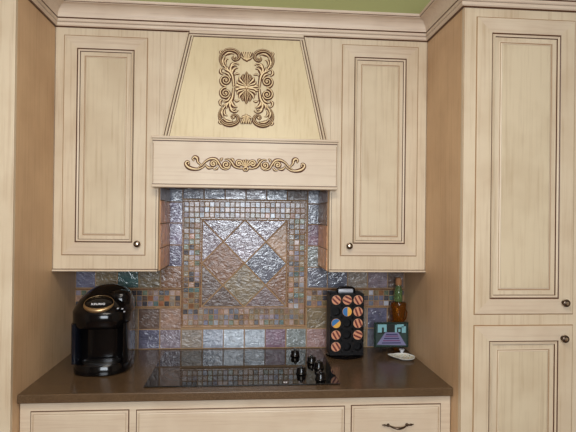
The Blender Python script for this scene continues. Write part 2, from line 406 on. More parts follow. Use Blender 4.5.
# carved ornaments ---------------------------------------------------
class Carve:
    def __init__(s, place, fat=1.0): s.fat = fat; s.b = MB(); s.b.a = []; s.place = place
    def stroke(s, pts, rad, hgt, sym=((1, 1),), groove=True):
        """half-round relief stroke along 2-D pts with radius per point, plus its brown glaze margin"""
        n = len(pts); rad = [r_*s.fat for r_ in (rad if hasattr(rad, '__len__') else [rad]*n)]
        for (su, sv) in sym:
            prof = [(-1.45, .0006/hgt, 0.0), (-.98, .10, -.1), (-.86, .45, -.1), (-.55, .92, 1.0), (-.32, .90, .55), (0, .50, -.2) if groove else (0, 1.0, 1.0), (.32, .90, .55), (.55, .92, 1.0), (.86, .45, -.1), (.98, .10, -.1), (1.45, .0006/hgt, 0.0)]
            if max(rad) < .0075: prof = [(-1.5, .0006/hgt, 0.0), (-1.0, .08, -.2), (-.80, .35, -.1), (-.50, .82, .65), (-.25, .96, 1.0), (0, 1.0, 1.0), (.25, .96, 1.0), (.50, .82, .65), (.80, .35, -.1), (1.0, .08, -.2), (1.5, .0006/hgt, 0.0)]
            k = len(prof); n0 = len(s.b.v)
            for i, (u, v) in enumerate(pts):
                a = pts[max(i-1, 0)]; c = pts[min(i+1, n-1)]
                tx_, ty_ = c[0]-a[0], c[1]-a[1]; l = math.hypot(tx_, ty_) or 1; nx, ny = -ty_/l, tx_/l
                r = max(rad[i], .0004); hh = hgt*min(1, .35+r/max(rad)*.65)
                for (o, h, rel) in prof:
                    s.b.v.append(s.place(su*(u+nx*o*r), sv*(v+ny*o*r), hh*h)); s.b.a.append(rel)
            for i in range(n-1):
                for j in range(k-1):
                    q = [n0+i*k+j, n0+i*k+j+1, n0+(i+1)*k+j+1, n0+(i+1)*k+j]
                    s.b.face(q if su*sv > 0 else q[::-1], CARVE)
    def boss(s, u, v, r, h, sym=((1, 1),)):
        for su, sv in sym:
            n0 = len(s.b.v); K = 10; R = [(1.3, .0005, 0), (1, .15*h, .0), (.8, .65*h, .6), (.4, .95*h, .95)]
            for q, hh, rel in R:
                for k in range(K):
                    a = 2*math.pi*k/K; s.b.v.append(s.place(su*(u+r*q*math.cos(a)), sv*(v+r*q*math.sin(a)), hh)); s.b.a.append(rel)
            for j in range(3):
                for k in range(K): s.b.face([n0+j*K+k, n0+j*K+(k+1) % K, n0+(j+1)*K+(k+1) % K, n0+(j+1)*K+k], CARVE)
            s.b.face([n0+3*K+k for k in range(K)], CARVE)
def spiral(cu, cv, r0, r1, a0, turns, n=30):
    out = []
    for i in range(n):
        t = i/(n-1); a = a0+turns*2*math.pi*t; r = r0+(r1-r0)*t**.85
        out.append((cu+r*math.cos(a), cv+r*math.sin(a)))
    return out
def bez(ps, n=16):
    """smooth curve through control points"""
    out = []; P = [ps[0]]+list(ps)+[ps[-1]]; seg = len(ps)-1
    for i in range(seg):
        p0, p1, p2, p3 = P[i:i+4]; m = max(3, n//seg)
        for k in range(m+(i == seg-1)):
            t = k/m
            out.append(tuple(.5*(2*p1[d]+(p2[d]-p0[d])*t+(2*p0[d]-5*p1[d]+4*p2[d]-p3[d])*t*t+(3*p1[d]-p0[d]-3*p2[d]+p3[d])*t**3) for d in (0, 1)))
    return out
def taper(n, a, m, c, pk=.4):
    return [(a+(m-a)*(i/(n-1))/pk) if i/(n-1) < pk else m+(c-m)*((i/(n-1))-pk)/(1-pk) for i in range(n)]
S4 = ((1, 1), (-1, 1), (1, -1), (-1, -1)); S2 = ((1, 1), (-1, 1))
MU, MV = 0.0, 2.156
def place_m(u, v, h): z = MV+v; return (MU+u, ty(z)-.0004-h, z)
c = Carve(place_m, 1.12)
def st(ps, r, h=.012, sym=S4, n=18, pk=.4, g=True):
    q = bez(ps, n); c.stroke(q, taper(len(q), r[0], r[1], r[2], pk), h, sym, g)
# side volutes
sp = spiral(.0915, .0290, .0265, .003, math.radians(-95), 2.1, 46); c.stroke(sp, taper(len(sp), .0042, .0038, .0028), .014, S4)
c.boss(.0915, .0290, .0050, .016, S4)
# S leaf that rises from the volute to the corner scroll
st([(.058, .004), (.0585, .026), (.063, .052), (.074, .068), (.088, .076), (.1020, .083)], (.003, .0068, .002), .013, pk=.5)
st([(.070, .040), (.080, .058), (.094, .064), (.106, .066)], (.003, .0055, .001), .011)
st([(.068, .070), (.070, .090), (.062, .106), (.046, .110), (.034, .102)], (.003, .0055, .0015), .012)
st([(.090, .080), (.098, .094), (.108, .100)], (.002, .005, .001), .011)
st([(.030, .058), (.044, .062), (.054, .054)], (.001, .004, .001), .009)
st([(.104, .056), (.114, .064), (.114, .078), (.104, .086)], (.002, .005, .002), .011)
st([(.066, .055), (.062, .074), (.052, .086), (.038, .088)], (.003, .0062, .0015), .012)
st([(.070, .064), (.073, .080), (.066, .095), (.052, .100), (.044, .094)], (.003, .0058, .0015), .013)
st([(.078, .070), (.086, .084), (.085, .098)], (.003, .0055, .001), .012)
# corner C scroll
cs = [(.104, .092), (.113, .108), (.1165, .130), (.108, .152), (.090, .166), (.066, .1685), (.044, .160), (.034, .145), (.040, .129), (.054, .124), (.063, .133), (.056, .142)]
st(cs, (.003, .0070, .003), .015, n=60, pk=.45)
c.boss(.054, .1350, .0055, .014, S4)
st([(.098, .096), (.106, .112), (.103, .130), (.094, .140)], (.002, .0062, .001), .012)
st([(.100, .140), (.086, .152), (.068, .155), (.056, .150)], (.002, .0055, .001), .011)
st([(.092, .100), (.096, .115), (.090, .126), (.080, .128)], (.002, .0048, .001), .010)
st([(.112, .146), (.1165, .156), (.112, .164), (.100, .167)], (.001, .0042, .001), .010)
# shell at top and bottom centre
for a, r in ((-.0, .0055), (.0095, .005), (.018, .0045)):
    sy_ = S4 if a else ((1, 1), (1, -1))
    st([(a*.35, .128), (a*.8, .145), (a*1.2, .162)], (.002, r, .003), .013, sy_, 8, .7)
st([(.004, .126), (.014, .132), (.026, .140)], (.0025, .0045, .001), .011, n=8)
c.boss(0, .126, .0065, .014, ((1, 1), (1, -1)))
# central palmette
st([(0, .004), (0, .030), (0, .052), (0, .074)], (.003, .0085, .001), .014, ((1, 1), (1, -1)), 12, .65)
st([(.002, .012), (.010, .030), (.016, .048), (.014, .062)], (.002, .0070, .001), .013, pk=.6)
st([(.003, .010), (.018, .024), (.029, .036), (.032, .050)], (.002, .0064, .001), .012, pk=.6)
st([(.004, .008), (.022, .014), (.036, .020), (.042, .032)], (.002, .0058, .001), .011, pk=.6)
st([(.004, .002), (.022, .003), (.042, .006), (.060, .001)], (.003, .0062, .0015), .012)
st([(.030, .004), (.044, .012), (.056, .013)], (.002, .0045, .001), .010)
c.boss(0, 0, .009, .017)
o = c.b.build('carved_medallion', hood, smooth=True, fix=False); o['label'] = 'tall rectangular scrollwork carving rubbed with brown glaze'
# long applique on the mantle
def place_a(u, v, h): return (.0005+u, HY-.0004-h, 1.8155+v)
c = Carve(place_a, 1.15)
for cu, cv, r, a0, tn in ((.0300, .0020, .0165, -170, -1.6), (.0850, -.0035, .0185, 150, 1.55), (.1400, -.0015, .0155, -160, -1.5)):
    sp = spiral(cu, cv, r, .003, math.radians(a0), tn, 30); c.stroke(sp, taper(30, .0035, .0044, .003), .011, S2)
    c.boss(cu, cv, .0044, .012, S2)
st([(.010, -.020), (.030, -.0185), (.050, -.010), (.062, .008), (.076, .020), (.092, .0185)], (.002, .0048, .002), .011, S2, 22, .5)
st([(.066, -.014), (.084, -.024), (.104, -.018), (.116, .002), (.130, .018), (.152, .020), (.172, .010), (.188, -.006), (.206, -.020)], (.002, .0052, .002), .011, S2, 34, .5)
st([(.140, -.018), (.158, -.020), (.170, -.012), (.176, .000)], (.002, .0048, .001), .010, S2)
st([(.120, -.014), (.128, -.024), (.142, -.026)], (.002, .004, .001), .009, S2)
st([(.052, .010), (.058, .020), (.068, .024)], (.002, .0045, .001), .009, S2)
st([(.108, .010), (.106, .020), (.098, .026)], (.002, .0042, .001), .009, S2)
st([(.176, -.010), (.200, -.0245), (.226, -.0255), (.248, -.0180), (.259, -.004), (.2530, .006), (.243, .002)], (.002, .0062, .0028), .012, S2, 34, .45)
st([(.190, -.010), (.206, .004), (.210, .020), (.220, .027), (.229, .020), (.224, .010)], (.002, .0058, .0022), .012, S2, 26, .45)
c.boss(.2460, -.004, .0045, .012, S2)
for a in (-64, -42, -21, 0, 21, 42, 64):
    r = math.radians(a); L_ = .034 if abs(a) < 50 else .024
    q = [(math.sin(r)*t, -.012+math.cos(r)*t) for t in (.004, .012, .022, L_)]
    c.stroke(q, [.0015, .003, .0042, .0022], .012)
st([(0, -.010), (.008, -.018), (.006, -.028), (0, -.030)], (.003, .004, .002), .011, S2, 10)
c.boss(0, -.014, .006, .014)
o = c.b.build('carved_applique', hood, smooth=True, fix=False); o['label'] = 'long low scroll carving rubbed with brown glaze'

# ------------------------------------------------------------------ backsplash
bs = empty('tile_backsplash', (0, 0, .914), 'slate tile backsplash with framed diamond pattern behind the cooktop', 'backsplash')
def inset_poly(P, d):
    n = len(P); out = []
    ar = sum(P[i][0]*P[(i+1) % n][1]-P[(i+1) % n][0]*P[i][1] for i in range(n)); sg = 1 if ar > 0 else -1
    for i in range(n):
        p0, p1, p2 = Vector(P[i-1]), Vector(P[i]), Vector(P[(i+1) % n])
        d0 = (p1-p0).normalized(); d1 = (p2-p1).normalized()
        n0 = Vector((-d0.y, d0.x))*sg; n1 = Vector((-d1.y, d1.x))*sg
        out.append(p1+(n0+n1)/(1+n0.dot(n1))*d)
    return out
def tile(b, P, col, m, g=.0022, tilt=.0, fn=None, dep=.006, jit=0.0):
    """one tile with eased edges; P in wall (x,z); fn maps (a,b,out) to 3-D"""
    fn = fn or (lambda a, b_, o: (a, -o, b_))
    if m is TILE and (col[0] > col[2]*1.05): m = TILE_D     # the brown and olive slates have no glassy glaze
    P = [(p[0]+random.uniform(-jit, jit), p[1]+random.uniform(-jit, jit)) for p in P]
    A = inset_poly(P, g); B = inset_poly(P, g+.0014)
    cx = sum(p[0] for p in P)/len(P); cz = sum(p[1] for p in P)/len(P)
    ta, tb = random.uniform(-tilt, tilt), random.uniform(-tilt, tilt)
    n = len(P); k = len(b.v)
    b.v += [fn(p[0], p[1], -dep) for p in A]+[fn(p[0], p[1], -.0012) for p in A]
    b.v += [fn(p[0], p[1], (p[0]-cx)*ta+(p[1]-cz)*tb) for p in B]
    for i in range(n):
        j = (i+1) % n
        b.face([k+i, k+j, k+n+j, k+n+i], m, col); b.face([k+n+i, k+n+j, k+2*n+j, k+2*n+i], m, col)
    b.face([k+2*n+i for i in range(n)], m, col)
def R_(x0, x1, z0, z1): return [(x0, z0), (x1, z0), (x1, z1), (x0, z1)]
XT, TP = -.527, .1061
col = lambda k: max(-XC, min(XC, XT+k*TP))
cl = dict(bluepur=srgb(100, 100, 122), lilac=srgb(132, 121, 132), greybr=srgb(130, 118, 106), bluesil=srgb(134, 142, 158), ltblue=srgb(160, 172, 186),
          plum=srgb(112, 80, 100), mauve=srgb(112, 92, 92), greyteal=srgb(124, 132, 132), pink=srgb(152, 120, 116), brown=srgb(122, 82, 50), dkbrown=srgb(94, 74, 64),
          pinkbr=srgb(152, 120, 102), olive=srgb(120, 104, 76), teal=srgb(76, 102, 100), rust=srgb(156, 98, 64), bluegrey=srgb(108, 112, 126),
          lav=srgb(134, 128, 154), tan=srgb(156, 122, 90), green=srgb(94, 106, 86), silver=srgb(168, 170, 180), dark=srgb(66, 62, 68), orange=srgb(242, 184, 136), greypink=srgb(158, 138, 132))
def cv(n, j=.10):
    c_ = cl[n]; f = 1+random.uniform(-j, j); return (c_[0]*f, c_[1]*f, c_[2]*f, 1)
ZR = [.9155, 1.0135, 1.1205, 1.2215, 1.3290, 1.4390, 1.5500, 1.6560, 1.760]
b = MB(); rnd = ['bluegrey', 'olive', 'greybr', 'lilac', 'dkbrown', 'bluepur']
row0 = {-3: 'bluegrey', -2: 'lilac', -1: 'greybr', 0: 'bluepur', 1: 'lilac', 2: 'greybr', 3: 'bluesil', 4: 'ltblue', 5: 'ltblue', 6: 'plum', 7: 'greyteal', 8: 'pink', 9: 'pink', 10: 'olive', 11: 'bluegrey', 12: 'dkbrown'}
row1 = {-3: 'greybr', -2: 'bluegrey', -1: 'greybr', 0: 'dkbrown', 1: 'pinkbr', 8: 'olive', 9: 'greybr', 10: 'greybr', 11: 'bluepur', 12: 'dkbrown'}
row3 = {-3: 'bluepur', -2: 'olive', -1: 'teal', 0: 'olive', 1: 'brown', 8: 'bluegrey', 9: 'bluegrey', 10: 'greybr', 11: 'lilac', 12: 'dkbrown'}
for k in range(-3, 13): tile(b, R_(col(k), col(k+1), ZR[0], ZR[1]), cv(row0[k]), TILE, tilt=.012, jit=.0008)
for k in list(range(-3, 2))+list(range(8, 13)): tile(b, R_(col(k), col(k+1), ZR[1], ZR[2]), cv(row1[k]), TILE, tilt=.012, jit=.0008)
b.build('square_tiles', bs)
for ks, kc, cc in ((range(-3, 2), 1, ('bluepur', 'lav', 'lav', 'bluesil')), (range(8, 13), 8, ('greyteal', 'plum', 'bluegrey', 'bluesil'))):
    b = MB()
    for k in ks: tile(b, R_(col(k), col(k+1), ZR[3], ZR[4]), cv(row3[k]), TILE, tilt=.012, jit=.0008)
    for r, n_ in enumerate(cc): tile(b, R_(col(kc), col(kc+1), ZR[4+r], ZR[5+r]), cv(n_), TILE, tilt=.012)
    b.build('square_tiles', bs)
b = MB()
for k, c_ in zip(range(2, 8), ('bluesil', 'bluesil', 'silver', 'silver', 'ltblue', 'dkbrown')):
    tile(b, R_(col(k), col(k+1), 1.6720, 1.760), cv(c_), TILE, tilt=.012)
b.build('square_tiles', bs)
# side returns on the cabinet ends, parts of the wall cabinets
for s_, cab in ((-1, CAB_L), (1, CAB_R)):
    b = MB()
    cols = ['orange', 'orange', 'orange', 'silver'] if s_ < 0 else ['orange', 'orange', 'tan', 'greypink']
    zz = [1.340, 1.439, 1.550, 1.656, 1.716]
    for i in range(4):
        for y0, y1 in ((-.290, -.198), (-.198, -.100), (-.100, -.001)):
            tile(b, R_(y0, y1, zz[i], zz[i+1]), cv(cols[i]), SIDET, fn=lambda a, c_, o, s_=s_: (s_*(.3765-o), a, c_), dep=.004)
    x = s_*.3783; b.box(min(x, s_*.3833), max(x, s_*.3833), -.292, .0, 1.339, 1.7165, GROUT)
    o = b.build('end_tiles', cab); o['label'] = 'rust coloured tiles lining the inner end'
# mosaic
FX, FZ0, FZ1 = .3165, 1.0235, 1.6690
IX, IZ0, IZ1 = .2215, 1.1200, 1.5745
mcols = ['bluegrey']*3+['greybr']*4+['olive']*3+['dark']*3+['dkbrown']*3+['lilac']*2+['pinkbr']*3+['brown']*2+['green']*2+['bluepur', 'rust', 'tan', 'greypink', 'greypink', 'silver', 'teal', 'greybr', 'olive', 'tan']
tcols = ['greypink']*4+['silver']*3+['lilac']*3+['pinkbr']*3+['olive', 'tan', 'rust', 'greybr', 'ltblue']
def cells(b, x0, x1, z0, z1, nx, nz, cs):
    for i in range(nx):
        for j in range(nz):
            a, c_ = x0+(x1-x0)*i/nx, x0+(x1-x0)*(i+1)/nx; d, e = z0+(z1-z0)*j/nz, z0+(z1-z0)*(j+1)/nz
            tile(b, R_(a, c_, d, e), cv(random.choice(cs), .25), SMALL, g=.0016, tilt=.035, jit=.0005)
b = MB(); LW = .0085
ox, iz = FX-LW, IX+LW*.5
cells(b, -ox, ox, FZ0+LW, IZ0-LW*.5, 24, 3, mcols+['greypink']*4)
cells(b, -ox, ox, IZ1+LW*.5, FZ1-LW, 24, 3, tcols)
cells(b, -ox, -iz, IZ0-LW*.5, IZ1+LW*.5, 3, 17, mcols); cells(b, iz, ox, IZ0-LW*.5, IZ1+LW*.5, 3, 17, mcols)
b.build('mosaic_border', bs)
b = MB(); mz0, mz1 = 1.1290, 1.2110
cells(b, -XC, -FX-.004, mz0, mz1, 19, 3, mcols); b.build('mosaic_band', bs); b = MB(); cells(b, FX+.004, XC, mz0, mz1, 19, 3, mcols)
b.build('mosaic_band', bs)
# liners
b = MB()
def liner(x0, x1, z0, z1, hz, colr):
    n = 8 if (x1-x0) > .3 or (z1-z0) > .3 else 4
    for i in range(n):
        if hz: tile(b, R_(x0+(x1-x0)*i/n, x0+(x1-x0)*(i+1)/n, z0, z1), cv(colr, .2), LINER, g=.0008, dep=.008, fn=lambda a, c_, o: (a, -o-.003, c_))
        else: tile(b, R_(x0, x1, z0+(z1-z0)*i/n, z0+(z1-z0)*(i+1)/n), cv(colr, .2), LINER, g=.0008, dep=.008, fn=lambda a, c_, o: (a, -o-.003, c_))
liner(-FX, FX, FZ1-LW, FZ1, 1, 'brown'); liner(-FX, FX, FZ0, FZ0+LW, 1, 'tan'); liner(-FX, -FX+LW, FZ0+LW, FZ1-LW, 0, 'brown'); liner(FX-LW, FX, FZ0+LW, FZ1-LW, 0, 'brown')
h = LW*.5
b.build('pencil_liner', bs); b = MB()
liner(-IX-h, IX+h, IZ1-h, IZ1+h, 1, 'brown'); liner(-IX-h, IX+h, IZ0-h, IZ0+h, 1, 'greypink'); liner(-IX-h, -IX+h, IZ0+h, IZ1-h, 0, 'brown'); liner(IX-h, IX+h, IZ0+h, IZ1-h, 0, 'brown')
b.build('pencil_liner', bs)
for s in (-1, 1):
    for z0, z1, c_ in ((1.1215, 1.1285, 'tan'), (1.2120, 1.2200, 'brown')):
        b = MB(); x0, x1 = sorted((s*FX, s*XC)); liner(x0, x1, z0, z1, 1, c_); b.build('pencil_liner', bs)
# diamonds
b = MB(); cz, hx = (IZ0+IZ1)/2, .2165; hz_ = (IZ1-IZ0)/2-h-.001; q = .5
def D(a, c_): return (a*hx, cz+c_*hz_)
full = {(0, .5): 'lilac', (-.5, 0): 'brown', (.5, 0): 'bluegrey', (0, -.5): 'olive'}
for (a, c_), nme in full.items():
    tile(b, [D(a-q, c_), D(a, c_-q), D(a+q, c_), D(a, c_+q)], cv(nme, .02), TILE, g=.003, tilt=.01)
tri = [([(-1, 1), (0, 1), (-.5, .5)], 'lilac'), ([(0, 1), (1, 1), (.5, .5)], 'lilac'), ([(-1, 1), (-1, 0), (-.5, .5)], 'lilac'), ([(1, 1), (1, 0), (.5, .5)], 'tan'),
       ([(-1, 0), (-1, -1), (-.5, -.5)], 'dkbrown'), ([(1, 0), (1, -1), (.5, -.5)], 'brown'), ([(-1, -1), (0, -1), (-.5, -.5)], 'dkbrown'), ([(0, -1), (1, -1), (.5, -.5)], 'mauve')]
for P, nme in tri: tile(b, [D(*p) for p in P], cv(nme, .05), TILE, g=.003, tilt=.01)
o = b.build('diamond_panel', bs); o['label'] = 'square panel of diagonally laid slate tiles'
b = MB(); b.box(-XC, XC, .0015, .0095, .9145, 1.76, GROUT); b.build('grout', bs)

# ------------------------------------------------------------------ cooktop
ct = empty('cooktop', (0, -.32, .914), 'black glass electric cooktop set in the brown counter', 'cooktop')
b = MB(); b.box(-.386, .390, -.583, -.056, .9142, .9190, BLACKG, .0018); b.build('glass_top', ct)
for (x, y, r) in ((-.24, -.43, .092), (-.22, -.19, .075), (.06, -.19, .092), (.05, -.44, .070)):
    b = MB()
    for rr in (r, r*.62):
        K = 48; n0 = len(b.v)
        for q_ in (rr, rr-.0015):
            for k in range(K): a = 2*math.pi*k/K; b.v.append((x+q_*math.cos(a), y+q_*math.sin(a), .9192))
        for k in range(K): b.face([n0+k, n0+(k+1) % K, n0+K+(k+1) % K, n0+K+k], RINGM)
    b.build('burner_ring', ct)
for i, (x, y) in enumerate(((.2475, -.170), (.312, -.285), (.2475, -.445), (.333, -.372), (.318, -.530))):
    b = MB(); z = .9188
    b.lathe([(.0225, z), (.0235, z+.003), (.0215, z+.006), (.0200, z+.010), (.0190, z+.024), (.0165, z+.028), (.008, z+.029)], BLACKP, 24, (x, y, 0))
    b.box(x-.005, x+.005, y-.018, y+.018, z+.026, z+.036, BLACKP, .0025)
    b.build('control_knob', ct, smooth=True)
b = MB()
b.box(.163, .178, -.566, -.552, .9191, .9194, WHITE); b.box(.1695, .1715, -.566, -.552, .9194, .9195, BLACKG)
o = b.build('printed_mark', ct); o['label'] = 'small white printed mark'

# ------------------------------------------------------------------ coffee maker
cm = empty('coffee_maker', (-.612, -.28, .914), 'glossy black single-cup coffee maker with a gold ring on its lid', 'coffee maker')
cx0, cy0 = -.612, -.283
ROTC = Matrix.Rotation(math.radians(3), 4, 'Z')
def se(hw, hd, n=36, e=2.8, c_=(0, 0)):
    out = []
    for k in range(n):
        a = 2*math.pi*k/n; ca, sa = math.cos(a), math.sin(a)
        out.append((c_[0]+hw*math.copysign(abs(ca)**(2/e), ca), c_[1]+hd*math.copysign(abs(sa)**(2/e), sa)))
    return out
def hd(dx, dd): return se(HW+.004-dx, HD-dd, c_=(-.003, 0))
def loft(b, secs, m, cap=True):
    n = len(secs[0][0]); k0 = len(b.v)
    for pts, z in secs:
        for i, (x, y) in enumerate(pts):
            zz = z(x, y) if callable(z) else z; v = ROTC @ Vector((x, y, 0)); b.v.append((cx0+v.x, cy0+v.y, .914+zz))
    for j in range(len(secs)-1):
        for i in range(n): a = k0+j*n+i; c_ = k0+j*n+(i+1) % n; b.face([a, c_, c_+n, a+n], m)
    if cap: b.face([k0+i for i in range(n)], m); e = k0+(len(secs)-1)*n; b.face([e+i for i in range(n)], m)
HW, HD = .119, .160
b = MB(); loft(b, [(se(HW-.006, HD-.006), .001), (se(HW, HD), .006), (se(HW, HD), .040), (se(HW-.004, HD-.004), .046)], BLACKP); b.build('base', cm, smooth=True)
b = MB(); loft(b, [(se(.075, .045, c_=(.005, -.095)), .046), (se(.077, .047, c_=(.005, -.095)), .054), (se(.070, .040, c_=(.005, -.095)), .0545), (se(.068, .038, c_=(.005, -.095)), .050)], STEEL)
o = b.build('drip_tray', cm, smooth=True); o['label'] = 'metal drip tray'
b = MB(); loft(b, [(se(HW-.001, .125, c_=(0, .033)), .044), (se(HW-.001, .125, c_=(0, .033)), .235)], BLACKP); loft(b, [(se(.014, .085, 24, c_=(.103, -.040)), .044), (se(.014, .085, 24, c_=(.103, -.040)), .215)], BLACKP); b.build('column', cm, smooth=True)
b = MB()
def dome(f, zt):    # head sections swell inwards to a sloping dome
    return lambda x, y: zt+f*.034*((y+.02)/HD)-f*.020*abs(x/HW)**2
loft(b, [(se(.100, .120, c_=(.004, -.02)), .192), (hd(.002, .006), .198), (hd(0, 0), .208), (hd(0, 0), dome(.4, .272)), (hd(.004, .006), dome(.8, .292)), (hd(.014, .022), dome(1, .309)),
         (se(HW-.034, HD-.048), dome(1, .324)), (se(HW-.064, HD-.085), dome(1, .335)), (se(.015, .02), dome(1, .339))], BLACKP)
b.build('brew_head', cm, smooth=True)
b = MB()   # water reservoir down the left side
loft(b, [(se(.018, .085, 24, c_=(-.101, -.045)), .046), (se(.019, .087, 24, c_=(-.101, -.045)), .060), (se(.019, .087, 24, c_=(-.101, -.045)), .212)], SMOKE)
o = b.build('water_tank', cm, smooth=True); o['label'] = 'smoky clear water tank'
b = MB()   # lid ribs on the right shoulder
loft(b, [(se(.046, .062, c_=(.066, -.010)), .268), (se(.047, .064, c_=(.066, -.010)), .318), (se(.040, .056, c_=(.066, -.010)), .332), (se(.020, .030, c_=(.066, -.010)), .338)], BLACKP)
b.build('side_cover', cm, smooth=True)
# gold ring on the sloping front of the lid
def cml(x, y, z): v = ROTC @ Vector((x, y, 0)); return Vector((cx0+v.x, cy0+v.y, .914+z))
rc = Vector((-.004, -.112, .296)); tl = math.radians(33)
def onlid(u, v, h=0): return cml(rc.x+u, rc.y+v*math.cos(tl)*-1*-1-h*math.sin(tl), rc.z+v*math.sin(tl)+h*math.cos(tl))
b = MB(); K = 40; pts = []; rr = []
for k in range(K):
    a = 2*math.pi*k/K; pts.append(onlid(.060*math.cos(a), .047*math.sin(a), .004)); rr.append(.0010+.0095*max(0, -math.sin(a))**.9)
b.tube(pts, rr, GOLD, 12, closed=True); o = b.build('lid_ring', cm, smooth=True); o['label'] = 'champagne gold lid ring'
b = MB(); k0 = len(b.v)
for q_, hh in ((1.0, -.012), (1.0, .000), (.85, .006), (.5, .010), (.05, .011)):
    for k in range(K): a = 2*math.pi*k/K; b.v.append(tuple(onlid(.056*q_*math.cos(a), .043*q_*math.sin(a), hh)))
for j in range(4):
    for k in range(K): b.face([k0+j*K+k, k0+j*K+(k+1) % K, k0+(j+1)*K+(k+1) % K, k0+(j+1)*K+k], BLACKP)
b.face([k0+k for k in range(K)], BLACKP); b.face([k0+4*K+k for k in range(K)], BLACKP)
b.build('lid', cm, smooth=True)
# lettering on the lid
cu = bpy.data.curves.new('lettering', 'FONT'); cu.body = 'KEURIG'; cu.size = .0155; cu.align_x = 'CENTER'; cu.align_y = 'CENTER'; cu.extrude = .0004; cu.space_character = 1.08; cu.offset = .0003
tmp = bpy.data.objects.new('tmp_text', cu); C.objects.link(tmp)
dg = bpy.context.evaluated_depsgraph_get(); me = bpy.data.meshes.new_from_object(tmp.evaluated_get(dg)); bpy.data.objects.remove(tmp)
me.materials.clear(); me.materials.append(WHITE)
lt = bpy.data.objects.new('lettering', me); C.objects.link(lt); lt.parent = cm
p0 = onlid(0, -.016, .0125); ex = (onlid(.01, 0)-onlid(0, 0)).normalized(); ey = (onlid(0, .01)-onlid(0, 0)).normalized(); ez = ex.cross(ey)
M_ = Matrix(((ex.x, ey.x, ez.x), (ex.y, ey.y, ez.y), (ex.z, ey.z, ez.z))).to_4x4(); M_.translation = p0-Vector(cm.location); lt.matrix_local = M_
b = MB()
for i, (x, z) in enumerate(((.078, .280), (.094, .276), (.100, .262))):
    p = cml(x, -.136+.012*i, z); b.box(p.x-.003, p.x+.003, p.y-.006, p.y+.004, p.z-.002, p.z+.002, GREYH)
b.build('control_buttons', cm)
for o_ in (cm,): pass

# ------------------------------------------------------------------ pod rack
rk = empty('pod_rack', (.4895, -.15, .914), 'black plastic rack of coffee pods beside the cooktop', 'rack')
RX0, RX1, RY0, RY1, RZ0, RZ1 = .4085, .5705, -.216, -.108, .932, 1.224
NX, NZ = 3, 5; cw = (RX1-RX0-.004)/NX; zc0 = .9455; chh = .0555
b = MB(); b.box(RX0, RX1, RY0+.030, RY1, RZ0, RZ1, BLACKM, .003); b.box(RX0+.001, RX1-.001, RY0+.0002, RY0+.03, RZ0, zc0, BLACKM)
def cell_c(i, j): return RX0+.002+cw*(i+.5), zc0+chh*(NZ-1-j+.5)
K = 24; pr_ = .0212
for i in range(NX):
    for j in range(NZ):
        x, z = cell_c(i, j); k0 = len(b.v)
        for k in range(K):
            a = 2*math.pi*k/K+math.pi/K; ca, sa = math.cos(a), math.sin(a); s_ = 1/max(abs(ca), abs(sa))
            b.v.append((x+ca*s_*cw/2, RY0, z+sa*s_*chh/2))
        for q_, yy in ((pr_, RY0), (pr_, RY0+.0295)):
            for k in range(K): a = 2*math.pi*k/K+math.pi/K; b.v.append((x+q_*math.cos(a), yy, z+q_*math.sin(a)))
        for k in range(K):
            l = (k+1) % K; b.face([k0+k, k0+l, k0+K+l, k0+K+k], BLACKM); b.face([k0+K+k, k0+K+l, k0+2*K+l, k0+2*K+k], BLACKM)
for x0, x1, z0, z1 in ((RX0, RX0+.0025, RZ0, RZ1), (RX1-.0025, RX1, RZ0, RZ1), (RX0, RX1, RZ1-.007, RZ1), (RX0, RX1, RZ0, RZ0+.003)):
    b.box(x0, x1, RY0-.0005, RY0+.031, z0, z1, BLACKM)
b.build('housing', rk)
b = MB(); b.lathe([(.090, .9142), (.094, .918), (.094, .924), (.080, .930), (.070, .9325)], BLACKP, 8, (.493, -.155, 0), sy=.84); b.build('base', rk)
b = MB(); pts = [(.4475, -.180, RZ1-.002)]+[(.4895-.042*math.cos(a), -.180, RZ1+.013+.014*math.sin(a)**.6) for a in [math.pi*k/14 for k in range(1, 14)]]+[(.5315, -.180, RZ1-.002)]
b.tube(pts, .005, BLACKP, 10); b.box(.453, .526, -.179, -.140, RZ1, RZ1+.018, GREYH, .004)
o = b.build('handle', rk, smooth=True); o['label'] = 'top handle with a pale grey insert'
OR = base('orange_foil_lid', srgb(214, 150, 116), .35)
v_ = mapped(OR, (1, 1, 1)); wv = N(OR, 'ShaderNodeTexWave', wave_type='BANDS', bands_direction='DIAGONAL'); wv.inputs['Scale'].default_value = 24; wv.inputs['Distortion'].default_value = 1.5
wv.inputs['Detail Scale'].default_value = 30; L(OR, v_, wv.inputs['Vector'])
L(OR, ramp(OR, wv.outputs['Fac'], [(.52, srgb(208, 146, 112)), (.64, srgb(98, 30, 34))]), OR.node_tree.nodes['Principled BSDF'].inputs['Base Color'])
def half_mat(name, ang):
    m = base(name, srgb(60, 120, 180), .35); tc = N(m, 'ShaderNodeTexCoord'); mp = N(m, 'ShaderNodeMapping'); mp.inputs['Rotation'].default_value = (0, ang, 0)
    L(m, tc.outputs['Object'], mp.inputs['Vector']); sx = N(m, 'ShaderNodeSeparateXYZ'); L(m, mp.outputs['Vector'], sx.inputs[0])
    mm = N(m, 'ShaderNodeMath', operation='MULTIPLY_ADD'); mm.inputs[1].default_value = 20; mm.inputs[2].default_value = .5; L(m, sx.outputs[0], mm.inputs[0])
    L(m, ramp(m, mm.outputs[0], [(.50, srgb(52, 116, 176)), (.56, srgb(226, 172, 70))]), m.node_tree.nodes['Principled BSDF'].inputs['Base Color']); return m
BY1, BY2 = half_mat('blue_yellow_foil', 0), half_mat('yellow_blue_foil', math.radians(-50))
CUP = base('pod_cup_plastic', srgb(196, 150, 122), .5)
